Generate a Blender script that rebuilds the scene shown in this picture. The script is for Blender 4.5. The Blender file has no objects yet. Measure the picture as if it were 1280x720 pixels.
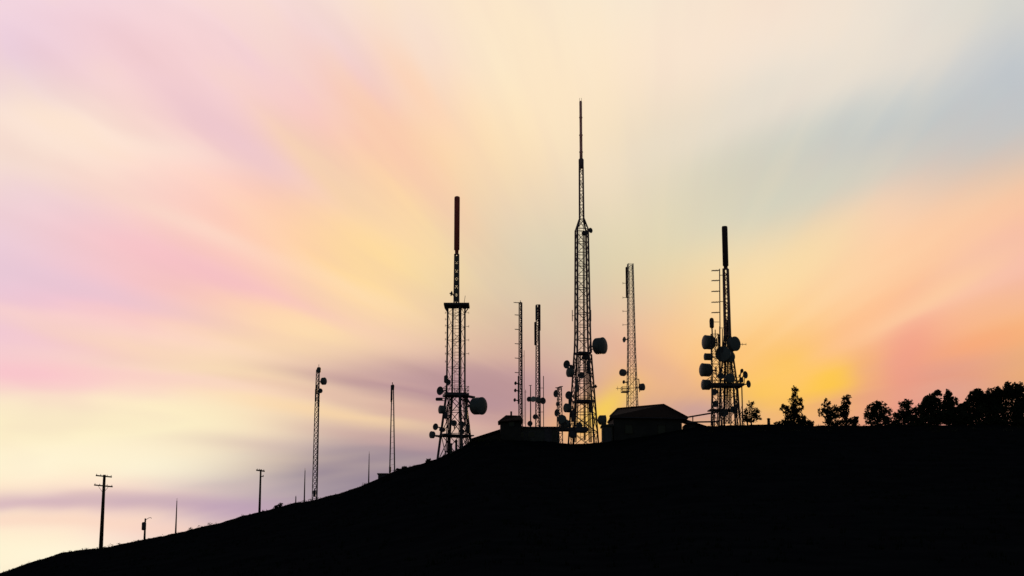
import bpy, bmesh, math, random
import numpy as np
from mathutils import Vector, Matrix, noise as mnoise

R = math.radians
SC = bpy.context.scene
COL = SC.collection

# ------------------------------------------------------------------ camera
F_PX = 1970.0                      # focal length for a 1280 px wide frame
PITCH = R(11.0)
CAM_Z = 1.7
cam_d = bpy.data.cameras.new('camera')
cam_d.sensor_width = 36.0
cam_d.lens = 36.0 * F_PX / 1280.0
cam_d.clip_start = 0.1
cam_d.clip_end = 20000.0
cam = bpy.data.objects.new('camera', cam_d)
COL.objects.link(cam)
cam.location = (0, 0, CAM_Z)
cam.rotation_euler = (math.pi / 2 + PITCH, 0, 0)
SC.camera = cam
SC.render.resolution_x, SC.render.resolution_y = 1024, 576
SC.view_settings.view_transform = 'Standard'
SC.view_settings.look = 'None'
SC.view_settings.exposure = 0.0
SC.view_settings.gamma = 1.0
SC.cycles.max_bounces = 6


def px_uv(px, py):
    """direction of a photograph pixel as x/y and z/y"""
    a = (px - 640.0) / F_PX
    b = (360.0 - py) / F_PX
    dy = math.cos(PITCH) - b * math.sin(PITCH)
    return a / dy, (math.sin(PITCH) + b * math.cos(PITCH)) / dy


def at(px, py, Y):
    u, v = px_uv(px, py)
    return Vector((u * Y, Y, CAM_Z + v * Y))


# ------------------------------------------------------------------ sky
SUN_AZ, SUN_EL = R(3.5), R(6.3)
SUN_STRENGTH = 1.0
NISHITA_STRENGTH = 0.028


def s2l(c):
    out = []
    for x in c:
        x /= 255.0
        out.append(x / 12.92 if x <= 0.04045 else ((x + 0.055) / 1.055) ** 2.4)
    return (*out, 1.0)


SKY_X = [0, 160, 320, 480, 640, 800, 960, 1120, 1280]
SKY_ROWS = [  # rows every 90 px of the photograph, from -90 to 720
    [(243, 216, 228), (247, 219, 224), (248, 223, 220), (249, 228, 212), (251, 231, 208), (247, 231, 212), (244, 227, 211), (236, 224, 213), (216, 214, 208)],
    [(243, 214, 224), (247, 216, 220), (248, 220, 216), (249, 226, 208), (252, 231, 203), (248, 231, 208), (246, 226, 207), (236, 225, 211), (212, 212, 206)],
    [(238, 208, 218), (247, 211, 212), (244, 208, 211), (246, 214, 203), (253, 232, 200), (250, 229, 204), (241, 226, 209), (224, 218, 208), (194, 199, 203)],
    [(253, 226, 212), (253, 222, 208), (250, 204, 200), (250, 205, 177), (253, 226, 188), (238, 221, 195), (215, 212, 197), (198, 199, 195), (205, 195, 190)],
    [(242, 210, 216), (251, 209, 203), (255, 207, 182), (255, 216, 164), (238, 214, 180), (228, 215, 186), (220, 210, 184), (244, 208, 178), (255, 196, 164)],
    [(236, 202, 216), (247, 198, 202), (254, 206, 178), (255, 219, 160), (222, 206, 176), (228, 208, 170), (250, 218, 168), (254, 205, 160), (252, 188, 164)],
    [(244, 204, 210), (250, 208, 196), (254, 220, 178), (243, 207, 172), (220, 184, 160), (238, 188, 152), (255, 198, 122), (248, 180, 142), (255, 182, 124)],
    [(255, 238, 200), (255, 238, 198), (246, 216, 184), (196, 162, 158), (204, 160, 150), (240, 180, 110), (240, 180, 120), (220, 150, 130), (210, 150, 130)],
    [(255, 232, 205), (250, 220, 205), (205, 185, 182), (160, 142, 152), (190, 150, 145), (230, 165, 110), (220, 160, 120), (200, 140, 125), (195, 140, 125)],
    [(255, 242, 208), (252, 226, 202), (225, 190, 180), (165, 145, 155), (180, 145, 145), (220, 160, 110), (210, 150, 115), (190, 135, 120), (190, 135, 120)],
]
# cloud and glow patches: px, py, half-width, half-height, tilt (deg, clockwise), colour, amount
SKY_BLOBS = [
    (110, 166, 150, 18, 8, (254, 229, 213), .75),
    (225, 272, 110, 9, 26, (253, 220, 202), .6),
    (250, 120, 130, 30, 32, (244, 206, 211), .7),
    (300, 165, 90, 14, 34, (240, 202, 210), .6),
    (490, 180, 95, 18, 48, (250, 202, 174), .85),
    (455, 245, 110, 20, 42, (254, 219, 168), .75),
    (395, 190, 60, 10, 38, (252, 216, 180), .6),
    (560, 250, 70, 16, 58, (250, 206, 172), .45),
    (230, 322, 120, 17, 18, (250, 197, 202), .75),
    (300, 352, 110, 9, 20, (246, 190, 196), .5),
    (40, 250, 80, 22, 15, (235, 207, 218), .4),
    (95, 355, 120, 13, 14, (229, 198, 215), .5),
    (130, 408, 150, 10, 11, (253, 213, 203), .7),
    (60, 470, 130, 16, 5, (250, 192, 204), .85),
    (250, 480, 90, 7, 6, (248, 204, 198), .6),
    (240, 440, 150, 10, 10, (254, 222, 186), .55),
    (150, 520, 200, 22, 2, (255, 241, 201), .7),
    (140, 580, 160, 20, 0, (255, 246, 214), .8),
    (120, 635, 230, 9, 0, (206, 170, 188), .85),
    (240, 633, 120, 9, 0, (176, 150, 178), .55),
    (130, 659, 200, 6, 1, (250, 212, 194), .7),
    (430, 592, 66, 26, -4, (146, 132, 148), .8),
    (330, 560, 70, 9, 3, (205, 180, 176), .5),
    (300, 610, 60, 8, 0, (190, 168, 178), .4),
    (600, 468, 115, 13, 6, (190, 152, 154), .75),
    (610, 500, 90, 18, 4, (186, 146, 148), .7),
    (515, 105, 60, 15, 50, (254, 210, 178), .6),
    (480, 576, 105, 17, -4, (150, 132, 146), .8),
    (560, 484, 115, 15, 6, (174, 138, 146), .7),
    (655, 485, 60, 12, 4, (186, 146, 148), .5),
    (700, 120, 110, 26, 65, (254, 230, 196), .4),
    (465, 472, 70, 6, 8, (208, 170, 160), .6),
    (510, 488, 110, 7, 8, (186, 148, 152), .75),
    (395, 492, 90, 6, 10, (222, 182, 164), .5),
    (430, 519, 100, 8, 9, (252, 216, 168), .75),
    (470, 545, 90, 9, 8, (204, 166, 158), .5),
    (545, 522, 60, 9, 12, (232, 186, 164), .5),
    (690, 430, 90, 20, 30, (214, 184, 160), .5),
    (650, 360, 90, 20, 50, (220, 200, 170), .5),
    (748, 500, 56, 24, -30, (252, 186, 112), .6),
    (758, 508, 28, 13, -40, (255, 212, 60), 1.0),
    (1010, 474, 52, 24, -8, (255, 206, 72), .9),
    (1008, 482, 40, 16, -6, (255, 201, 44), .85),
    (960, 500, 40, 8, 0, (255, 196, 84), .6),
    (970, 492, 40, 14, -20, (255, 204, 76), .5),
    (930, 455, 70, 18, 20, (254, 198, 120), .5),
    (965, 350, 90, 24, -35, (252, 220, 166), .5),
    (1180, 172, 150, 34, -18, (196, 200, 202), .35),
    (1010, 240, 110, 20, -20, (207, 210, 193), .5),
    (1000, 120, 150, 22, -22, (240, 226, 209), .5),
    (1230, 275, 100, 26, -24, (254, 197, 164), .35),
    (1130, 320, 110, 22, -28, (254, 205, 160), .45),
    (1135, 458, 26, 56, 15, (240, 154, 136), .65),
    (1185, 480, 40, 24, -20, (216, 152, 140), .6),
    (1230, 437, 60, 16, -14, (255, 170, 112), .6),
    (1085, 470, 14, 34, -20, (240, 170, 130), .4),
    (1055, 500, 60, 8, -8, (226, 156, 128), .5),
    (1240, 350, 90, 12, -24, (250, 196, 172), .5),
    (1150, 380, 90, 9, -28, (255, 212, 164), .45),
    (1060, 420, 80, 14, -40, (255, 190, 140), .4),
    (820, 460, 70, 14, 30, (222, 172, 150), .45),
    (872, 514, 44, 14, 0, (190, 152, 158), .75),
    (705, 470, 60, 26, 20, (204, 164, 160), .45),
    (60, 692, 120, 14, 0, (255, 247, 216), .8),
]
SKY_VP = (800, 548)               # the streaks fan out from here


def build_world():
    w = bpy.data.worlds.new('World')
    SC.world = w
    w.use_nodes = True
    nt = w.node_tree
    N, L = nt.nodes, nt.links
    N.clear()

    def sock(s, v):
        if v is None:
            return
        if hasattr(v, 'links'):
            L.new(v, s)
        else:
            s.default_value = v

    def M(op, a, b=None, c=None, clamp=False):
        n = N.new('ShaderNodeMath')
        n.operation = op
        n.use_clamp = clamp
        sock(n.inputs[0], a); sock(n.inputs[1], b); sock(n.inputs[2], c)
        return n.outputs[0]

    def mix(f, a, b, blend='MIX'):
        n = N.new('ShaderNodeMix')
        n.data_type = 'RGBA'
        n.blend_type = blend
        sock(n.inputs[0], f); sock(n.inputs[6], a); sock(n.inputs[7], b)
        return n.outputs[2]

    def smooth(x, lo, hi, o0=0.0, o1=1.0):
        n = N.new('ShaderNodeMapRange')
        n.interpolation_type = 'SMOOTHSTEP'
        sock(n.inputs[0], x)
        n.inputs[1].default_value = lo; n.inputs[2].default_value = hi
        n.inputs[3].default_value = o0; n.inputs[4].default_value = o1
        return n.outputs[0]

    tc = N.new('ShaderNodeTexCoord')
    sp = N.new('ShaderNodeSeparateXYZ')
    L.new(tc.outputs['Generated'], sp.inputs[0])
    dx, dy, dz = sp.outputs
    yy = M('MAXIMUM', dy, 0.05)
    u = M('DIVIDE', dx, yy)
    v = M('DIVIDE', dz, yy)
    # fan coordinates: angle and distance about the point the clouds stream from
    u0, v0 = px_uv(*SKY_VP)
    du, dv = M('SUBTRACT', u, u0), M('SUBTRACT', v, v0)
    th = M('ARCTAN2', dv, du)
    r = M('SQRT', M('ADD', M('MULTIPLY', du, du), M('MULTIPLY', dv, dv)))

    def streak(kth, kr, seed, detail, rough=.5):
        c = N.new('ShaderNodeCombineXYZ')
        # around the fan the angle is laid on a circle so that nothing tears
        sock(c.inputs[0], M('MULTIPLY', M('COSINE', th), kth))
        sock(c.inputs[1], M('MULTIPLY', M('SINE', th), kth))
        sock(c.inputs[2], M('MULTIPLY_ADD', r, kr, seed))
        n = N.new('ShaderNodeTexNoise')
        L.new(c.outputs[0], n.inputs['Vector'])
        n.inputs['Scale'].default_value = 1.0
        n.inputs['Detail'].default_value = detail
        n.inputs['Roughness'].default_value = rough
        return M('SUBTRACT', n.outputs[0], .5)

    n1 = streak(3.0, 2.0, 3.7, 2.0)
    n2 = streak(6.0, 3.0, 11.3, 3.0, .5)
    n3 = streak(11.0, 9.0, 5.1, 2.0, .45)
    ang = M('ADD', M('MULTIPLY', n1, .12), M('MULTIPLY', n2, .14))
    th2 = M('ADD', th, ang)
    lu = M('MULTIPLY_ADD', M('COSINE', th2), r, u0)
    lv = M('MULTIPLY_ADD', M('SINE', th2), r, v0)
    th3 = M('ADD', th, M('ADD', M('MULTIPLY', n2, .05), M('MULTIPLY', n3, .055)))
    bu = M('MULTIPLY_ADD', M('COSINE', th3), r, u0)
    bv = M('MULTIPLY_ADD', M('SINE', th3), r, v0)
    # colour grid
    ua, ub = px_uv(0, 360)[0], px_uv(1280, 360)[0]
    nr = len(SKY_ROWS)
    vt, vb = px_uv(640, -90)[1], px_uv(640, 720)[1]
    gx = M('DIVIDE', M('SUBTRACT', lu, ua), ub - ua, clamp=True)
    gy = M('DIVIDE', M('SUBTRACT', lv, vt), vb - vt, clamp=True)
    # spline coefficients, so that the smooth ramps pass through the colours of the grid
    grid = np.array([[s2l(c)[:3] for c in row] for row in SKY_ROWS])

    def coef(n):
        A = np.zeros((n, n))
        for i in range(n):
            for d, wt in ((-1, 1 / 6), (0, 4 / 6), (1, 1 / 6)):
                A[i, min(n - 1, max(0, i + d))] += wt
        return np.linalg.inv(A)
    g2 = np.einsum('ij,jkc->ikc', coef(grid.shape[0]), grid)
    g2 = np.einsum('ij,kjc->kic', coef(grid.shape[1]), g2)
    g2 = np.clip(g2, 0, 4)
    acc = None
    for i, row in enumerate(SKY_ROWS):
        cr = N.new('ShaderNodeValToRGB')
        cr.color_ramp.interpolation = 'B_SPLINE'
        el = cr.color_ramp.elements
        while len(el) < len(row):
            el.new(.5)
        for k, c in enumerate(row):
            el[k].position = k / (len(row) - 1)
            el[k].color = (*[float(q) for q in g2[i, k]], 1)
        L.new(gx, cr.inputs[0])
        wr = N.new('ShaderNodeValToRGB')
        wr.color_ramp.interpolation = 'B_SPLINE'
        el = wr.color_ramp.elements
        while len(el) < nr:
            el.new(.5)
        for k in range(nr):
            el[k].position = k / (nr - 1)
            b = 1.0 if k == i else 0.0
            el[k].color = (b, b, b, 1)
        L.new(gy, wr.inputs[0])
        t = mix(1.0, cr.outputs[0], wr.outputs[0], 'MULTIPLY')
        acc = t if acc is None else mix(1.0, acc, t, 'ADD')
    col = acc
    for (px, py, sx, sy, tilt, c, amt) in SKY_BLOBS:
        cu, cv = px_uv(px, py)
        a = -R(tilt)
        ca, sa = math.cos(a), math.sin(a)
        eu, ev = M('SUBTRACT', bu, cu), M('SUBTRACT', bv, cv)
        p = M('ADD', M('MULTIPLY', eu, ca * F_PX / sx), M('MULTIPLY', ev, sa * F_PX / sx))
        q = M('ADD', M('MULTIPLY', eu, -sa * F_PX / sy), M('MULTIPLY', ev, ca * F_PX / sy))
        d2 = M('ADD', M('MULTIPLY', p, p), M('MULTIPLY', q, q))
        g = M('MULTIPLY', M('EXPONENT', M('MULTIPLY', d2, -.5)), amt)
        col = mix(g, col, s2l(c))
    # thin streaks: a little lighter and warmer, a little darker and mauve
    k = M('MULTIPLY', M('ADD', M('MULTIPLY', n2, .26), M('MULTIPLY', n3, .34)), M('MULTIPLY', smooth(r, .03, .22, .1, 1), smooth(u, -.17, .06, .85, .3)))
    hot = M('MULTIPLY', M('MAXIMUM', k, 0), 3.0, clamp=True)
    cold = M('MULTIPLY', M('MAXIMUM', M('MULTIPLY', k, -1), 0), 2.0, clamp=True)
    col = mix(hot, col, s2l((255, 228, 188)))
    col = mix(cold, col, s2l((214, 172, 180)))
    clouds = N.new('ShaderNodeBackground')
    L.new(col, clouds.inputs[0])
    # the rest of the dome: clear dusk sky
    sky = N.new('ShaderNodeTexSky')
    sky.sky_type = 'NISHITA'
    sky.sun_disc = False
    sky.sun_elevation = SUN_EL
    sky.sun_rotation = SUN_AZ
    base = N.new('ShaderNodeBackground')
    L.new(sky.outputs[0], base.inputs[0])
    base.inputs[1].default_value = NISHITA_STRENGTH
    az = M('ABSOLUTE', M('ARCTAN2', dx, dy))
    mask = M('MULTIPLY', smooth(az, R(24), R(60), 1, 0),
             M('MULTIPLY', smooth(dz, math.sin(R(24)), math.sin(R(48)), 1, 0), smooth(dz, -.03, 0.0)))
    ms = N.new('ShaderNodeMixShader')
    L.new(mask, ms.inputs[0])
    L.new(base.outputs[0], ms.inputs[1]); L.new(clouds.outputs[0], ms.inputs[2])
    out = N.new('ShaderNodeOutputWorld')
    L.new(ms.outputs[0], out.inputs[0])


build_world()

# ------------------------------------------------------------------ sun
sun_d = bpy.data.lights.new('sun', 'SUN')
sun_d.energy = SUN_STRENGTH
sun_d.angle = R(0.5)
sun_d.color = (1.0, 0.62, 0.30)
sun = bpy.data.objects.new('sun', sun_d)
COL.objects.link(sun)
sd = Vector((math.sin(SUN_AZ) * math.cos(SUN_EL), math.cos(SUN_AZ) * math.cos(SUN_EL), math.sin(SUN_EL)))
sun.rotation_euler = sd.to_track_quat('Z', 'Y').to_euler()
sun.location = (0, 0, 60)


# ------------------------------------------------------------------ materials
def mat(name, c1, c2=None, scale=3.0, rough=.7, metal=0.0, transl=0.0, bump=0.0, spec=.25):
    m = bpy.data.materials.new(name)
    m.use_nodes = True
    nt = m.node_tree
    N, L = nt.nodes, nt.links
    b = N['Principled BSDF']
    b.inputs['Roughness'].default_value = rough
    b.inputs['Metallic'].default_value = metal
    b.inputs['Specular IOR Level'].default_value = spec
    tc = N.new('ShaderNodeTexCoord')
    n = N.new('ShaderNodeTexNoise')
    n.inputs['Scale'].default_value = scale
    n.inputs['Detail'].default_value = 6
    L.new(tc.outputs['Object'], n.inputs['Vector'])
    cr = N.new('ShaderNodeValToRGB')
    cr.color_ramp.elements[0].position = .32
    cr.color_ramp.elements[1].position = .68
    cr.color_ramp.elements[0].color = (*c1, 1)
    cr.color_ramp.elements[1].color = (*(c2 or c1), 1)
    L.new(n.outputs[0], cr.inputs[0])
    L.new(cr.outputs[0], b.inputs['Base Color'])
    if bump:
        bp = N.new('ShaderNodeBump')
        bp.inputs['Strength'].default_value = bump
        L.new(n.outputs[0], bp.inputs['Height'])
        L.new(bp.outputs[0], b.inputs['Normal'])
    if transl:
        t = N.new('ShaderNodeBsdfTranslucent')
        L.new(cr.outputs[0], t.inputs[0])
        ms = N.new('ShaderNodeMixShader')
        ms.inputs[0].default_value = transl
        L.new(b.outputs[0], ms.inputs[1]); L.new(t.outputs[0], ms.inputs[2])
        L.new(ms.outputs[0], N['Material Output'].inputs[0])
    return m


MT = {
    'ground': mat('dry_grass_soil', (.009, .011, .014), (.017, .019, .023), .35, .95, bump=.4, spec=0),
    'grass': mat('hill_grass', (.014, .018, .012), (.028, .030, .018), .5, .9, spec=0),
    'steel': mat('galvanised_steel', (.13, .13, .14), (.22, .22, .23), 2.0, .55, .3),
    'dark': mat('dark_steel', (.10, .085, .11), (.15, .13, .16), 2.0, .6, .2),
    'purple': mat('weathered_red_paint', (.32, .19, .23), (.42, .26, .29), 1.5, .6),
    'white': mat('weathered_white_paint', (.55, .53, .52), (.70, .68, .66), 1.5, .6),
    'radome_red': mat('red_fibreglass', (.42, .21, .22), (.50, .25, .25), 1.5, .55, transl=.55),
    'radome_dark': mat('dark_fibreglass', (.10, .06, .08), (.14, .08, .10), 1.5, .55, transl=.15),
    'radome_pale': mat('pale_fibreglass', (.62, .50, .55), (.72, .58, .62), 1.5, .5, transl=.55),
    'drum': mat('grey_green_radome', (.17, .185, .20), (.24, .25, .265), 1.2, .5),
    'dish': mat('painted_dish', (.16, .16, .19), (.22, .22, .25), 1.5, .5),
    'cable': mat('black_cable', (.015, .015, .017), (.03, .03, .03), 4, .6),
    'wood': mat('tarred_wood', (.045, .035, .03), (.10, .08, .065), 6, .85, bump=.3),
    'ceramic': mat('brown_ceramic', (.10, .05, .03), (.14, .07, .04), 4, .3),
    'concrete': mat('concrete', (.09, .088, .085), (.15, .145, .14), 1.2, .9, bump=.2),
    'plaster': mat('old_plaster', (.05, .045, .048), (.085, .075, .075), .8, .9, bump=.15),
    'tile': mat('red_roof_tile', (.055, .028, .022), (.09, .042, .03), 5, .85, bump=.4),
    'glass': mat('dark_window_glass', (.02, .025, .03), (.03, .035, .04), 1, .1),
    'bark': mat('bark', (.03, .024, .02), (.06, .048, .04), 5, .95, bump=.5),
    'leaf': mat('dark_foliage', (.022, .034, .016), (.050, .062, .026), .9, .8, transl=.12),
    'leaf2': mat('olive_foliage', (.030, .038, .018), (.060, .066, .030), .9, .8, transl=.15),
}


# ------------------------------------------------------------------ mesh helpers
class MB:
    def __init__(self):
        self.v, self.f = [], []

    def add(self, vs, fs):
        o = len(self.v)
        self.v += [tuple(p) for p in vs]
        self.f += [tuple(i + o for i in f) for f in fs]
        return self

    def bar(self, a, b, r0, r1=None, n=6):
        a, b = Vector(a), Vector(b)
        r1 = r0 if r1 is None else r1
        d = b - a
        if d.length < 1e-6:
            return self
        q = d.to_track_quat('Z', 'Y').to_matrix()
        vs = []
        for p, r in ((a, r0), (b, r1)):
            for k in range(n):
                t = 2 * math.pi * (k + .5) / n
                vs.append(p + q @ Vector((r * math.cos(t), r * math.sin(t), 0)))
        fs = [(k, (k + 1) % n, n + (k + 1) % n, n + k) for k in range(n)]
        fs += [tuple(range(n - 1, -1, -1)), tuple(range(n, 2 * n))]
        return self.add(vs, fs)

    def box(self, c, s, M=None):
        c = Vector(c)
        vs = []
        for z in (-1, 1):
            for x, y in ((-1, -1), (1, -1), (1, 1), (-1, 1)):
                p = Vector((x * s[0] / 2, y * s[1] / 2, z * s[2] / 2))
                vs.append(c + (M @ p if M else p))
        return self.add(vs, [(3, 2, 1, 0), (4, 5, 6, 7), (0, 1, 5, 4), (1, 2, 6, 5), (2, 3, 7, 6), (3, 0, 4, 7)])

    def lathe(self, prof, n=20, M=None, o=(0, 0, 0)):
        """profile [(radius, height)] turned about local z, then M and offset o"""
        o = Vector(o)
        vs = []
        for r, z in prof:
            for k in range(n):
                t = 2 * math.pi * k / n
                p = Vector((max(r, 1e-4) * math.cos(t), max(r, 1e-4) * math.sin(t), z))
                vs.append(o + (M @ p if M else p))
        fs = []
        for i in range(len(prof) - 1):
            for k in range(n):
                a, b = i * n + k, i * n + (k + 1) % n
                fs.append((a, b, b + n, a + n))
        fs.append(tuple(range(n - 1, -1, -1)))
        fs.append(tuple((len(prof) - 1) * n + k for k in range(n)))
        return self.add(vs, fs)

    def build(self, name, m, parent=None, smooth=False):
        me = bpy.data.meshes.new(name)
        me.from_pydata(self.v, [], self.f)
        me.materials.append(MT[m] if isinstance(m, str) else m)
        if smooth:
            me.polygons.foreach_set('use_smooth', [True] * len(me.polygons))
        me.update()
        o = bpy.data.objects.new(name, me)
        COL.objects.link(o)
        if parent:
            o.parent = parent
        return o


def tag(o, label, cat, group=None, kind=None):
    if label:
        o['label'] = label
    if cat:
        o['category'] = cat
    if group:
        o['group'] = group
    if kind:
        o['kind'] = kind
    return o


def thing(name, loc, label, cat, group=None):
    o = bpy.data.objects.new(name, None)
    COL.objects.link(o)
    o.location = loc
    o.empty_display_size = .5
    return tag(o, label, cat, group)


# ------------------------------------------------------------------ terrain
RIDGE = [(-700, 790), (-300, 752), (-100, 734), (0, 717), (40, 703), (80, 690.5), (110, 686.5), (128, 685.5), (180, 674.5), (220, 666.5),
         (240, 661), (275, 654), (300, 646.5), (325, 639), (350, 633.5), (390, 625.5), (420, 617.5), (450, 608.5), (470, 600.5),
         (485, 593), (498, 588), (510, 585), (525, 580.5), (545, 574), (560, 567.5), (575, 560), (585, 553.5), (600, 550.5),
         (625, 549), (655, 550), (685, 552.5), (702, 555), (728, 555), (752, 554), (775, 550), (820, 543), (850, 536.5), (878, 532.5),
         (960, 531), (1100, 532), (1280, 531), (1500, 529), (2000, 540), (2600, 560)]
RIDGE_UV = [px_uv(*p) for p in RIDGE]
YR = 200.0


def ridge_v(u):
    P = RIDGE_UV
    if u <= P[0][0]:
        return P[0][1]
    if u >= P[-1][0]:
        return P[-1][1]
    for i in range(len(P) - 1):
        if u <= P[i + 1][0]:
            t = (u - P[i][0]) / (P[i + 1][0] - P[i][0])
            m0 = P[i][1]; m1 = P[i + 1][1]
            return m0 + (m1 - m0) * t


def terrain(x, y):
    ys = max(y, 40.0)
    u = x / ys
    zr = CAM_Z + ridge_v(u) * YR
    t = y / YR
    if t <= 0:
        z = 0.0
    elif t <= 1:
        z = zr * t ** 1.7
    else:
        k = max(0.0, (y - YR - 14) / 60.0)
        z = zr - (zr + 22) * (1 - math.exp(-k * k * .6)) if k < 6 else -22 - (zr + 22) * 0
    n = mnoise.noise((x * .9, y * .9, 3.1)) * .13 + mnoise.noise((x * .25, y * .25, 7.7)) * .16
    n += mnoise.noise((x * .03, y * .03, 1.7)) * 1.0 * max(0, min(1, (abs(t - .5) < .5) * (1 - abs(2 * t - 1))))
    return z + n * max(.15, min(1, t * 1.1 if t > 0 else .3)) * (1 if t < 1.2 else .6)


def axis_lines(segs):
    out = []
    for a, b, s in segs:
        n = max(1, round((b - a) / s))
        out += [a + (b - a) * i / n for i in range(n)]
    out.append(segs[-1][1])
    return out


def build_terrain():
    xs = axis_lines([(-6000, -1500, 900), (-1500, -300, 150), (-300, -80, 10), (-80, 80, .45), (80, 300, 10), (300, 1500, 150), (1500, 6000, 900)])
    ys = axis_lines([(-6000, -600, 900), (-600, -60, 60), (-60, 0, 10), (0, 120, 3), (120, 185, 1.5), (185, 216, .6), (216, 300, 6), (300, 900, 60), (900, 9000, 900)])
    vs = [(x, y, terrain(x, y)) for y in ys for x in xs]
    nx = len(xs)
    fs = [(j * nx + i, j * nx + i + 1, (j + 1) * nx + i + 1, (j + 1) * nx + i) for j in range(len(ys) - 1) for i in range(nx - 1)]
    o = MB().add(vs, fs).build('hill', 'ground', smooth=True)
    tag(o, 'dark grassy hillside rising from the lower left to a level crest', 'hill', kind='structure')


build_terrain()


def build_grass():
    rnd = random.Random(5)
    m = MB()
    def tuft(x, y, h):
        z = terrain(x, y) - .05
        for _ in range(rnd.randint(4, 7)):
            a = rnd.uniform(0, 6.283)
            l = rnd.uniform(.05, .3) * h
            w = rnd.uniform(.02, .05)
            p = Vector((x + rnd.uniform(-.15, .15), y + rnd.uniform(-.15, .15), z))
            s = Vector((math.cos(a + 1.57) * w, math.sin(a + 1.57) * w, 0))
            tip = p + Vector((math.cos(a) * l, math.sin(a) * l, h * rnd.uniform(.6, 1.1)))
            m.add([p - s, p + s, tip], [(0, 1, 2)])
    for _ in range(5000):                       # along the crest
        u = rnd.uniform(-.37, .37)
        y = YR + rnd.uniform(-9, 5)
        x = u * y
        d = mnoise.noise((x * .35, y * .2, 4.0))
        if d > -.15:
            tuft(x, y, rnd.uniform(.07, .17) * (1 + max(0, d)))
    for _ in range(7000):                       # down the slope
        y = 200 * math.sqrt(rnd.uniform(.03, 1))
        x = rnd.uniform(-.36, .36) * y
        if mnoise.noise((x * .12, y * .12, 9.0)) > -.1:
            tuft(x, y, rnd.uniform(.15, .35))
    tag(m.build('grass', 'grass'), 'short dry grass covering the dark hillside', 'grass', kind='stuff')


build_grass()


# ------------------------------------------------------------------ part builders (all in the parent thing's own coordinates)
class Site:
    """a thing standing at a photograph pixel at distance Y; P() turns pixels into its local coordinates"""

    def __init__(self, name, px, py, Y, label, cat, group=None, sink=0.0):
        b = at(px, py, Y)
        b.z -= sink
        self.Y, self.px, self.b = Y, px, b
        self.root = thing(name, b, label, cat, group)
        self.s = (b - Vector((0, 0, CAM_Z))).length / F_PX     # metres per photograph pixel

    def P(self, px, py, dy=0.0):
        return at(px, py, self.Y + dy) - self.b

    def z(self, py):
        return self.P(self.px, py).z


def lattice(root, secs, leg_r, br_r, nsides=4, rot=45.0, panel=1.0, mat_leg='dark', mat_br='dark', cx=0.0, cy=0.0, style='X', brname='bracing'):
    """secs: [(z, half-diagonal)]; panel: panel height as a share of the tower's width there"""
    def half(z):
        for (z0, w0), (z1, w1) in zip(secs, secs[1:]):
            if z <= z1:
                return w0 + (w1 - w0) * (z - z0) / (z1 - z0)
        return secs[-1][1]
    def corner(k, z):
        a = R(rot) + 2 * math.pi * k / nsides
        h = half(z)
        return Vector((cx + h * math.cos(a), cy + h * math.sin(a), z))
    for k in range(nsides):
        m = MB()
        for (z0, _), (z1, _) in zip(secs, secs[1:]):
            m.bar(corner(k, z0), corner(k, z1), leg_r)
        m.build('leg', mat_leg, root)
    m = MB()
    z = secs[0][0]
    top = secs[-1][0]
    flip = False
    while z < top - .05:
        h = max(.25, half(z) * 1.5 * panel)
        z1 = min(top, z + h)
        if top - z1 < h * .4:
            z1 = top
        for k in range(nsides):
            a, b = corner(k, z), corner((k + 1) % nsides, z)
            c, d = corner(k, z1), corner((k + 1) % nsides, z1)
            m.bar(c, d, br_r, n=4)
            if style == 'X':
                m.bar(a, d, br_r, n=4); m.bar(b, c, br_r, n=4)
            elif style == 'K':
                e = (c + d) / 2
                m.bar(a, e, br_r, n=4); m.bar(b, e, br_r, n=4)
            else:
                m.bar(*((a, d) if flip else (b, c)), br_r, n=4)
        flip = not flip
        z = z1
    m.build(brname, mat_br, root)


def ladder(root, a, b, w=.4, step=.45, r=.03, m='dark'):
    a, b = Vector(a), Vector(b)
    mb = MB()
    o = Vector((w / 2, 0, 0))
    mb.bar(a - o, b - o, r, n=4); mb.bar(a + o, b + o, r, n=4)
    n = int((b - a).length / step)
    for i in range(1, n):
        p = a + (b - a) * i / n
        mb.bar(p - o, p + o, r * .7, n=4)
    mb.build('ladder', m, root)


def cables(root, a, b, r=.10):
    mb = MB()
    a, b = Vector(a), Vector(b)
    for k in (-1, 0, 1):
        mb.bar(a + Vector((k * r * 1.9, 0, 0)), b + Vector((k * r * 1.9, 0, 0)), r * .8, n=5)
    mb.build('cable_run', 'cable', root)


def aim(yaw, tilt=0.0):
    """local z axis pointing: yaw 0 = to the right (+x), 90 = away from the camera, -90 = to the camera"""
    d = Vector((math.cos(R(yaw)) * math.cos(R(tilt)), math.sin(R(yaw)) * math.cos(R(tilt)), math.sin(R(tilt))))
    return d.to_track_quat('Z', 'Y').to_matrix(), d


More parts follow.
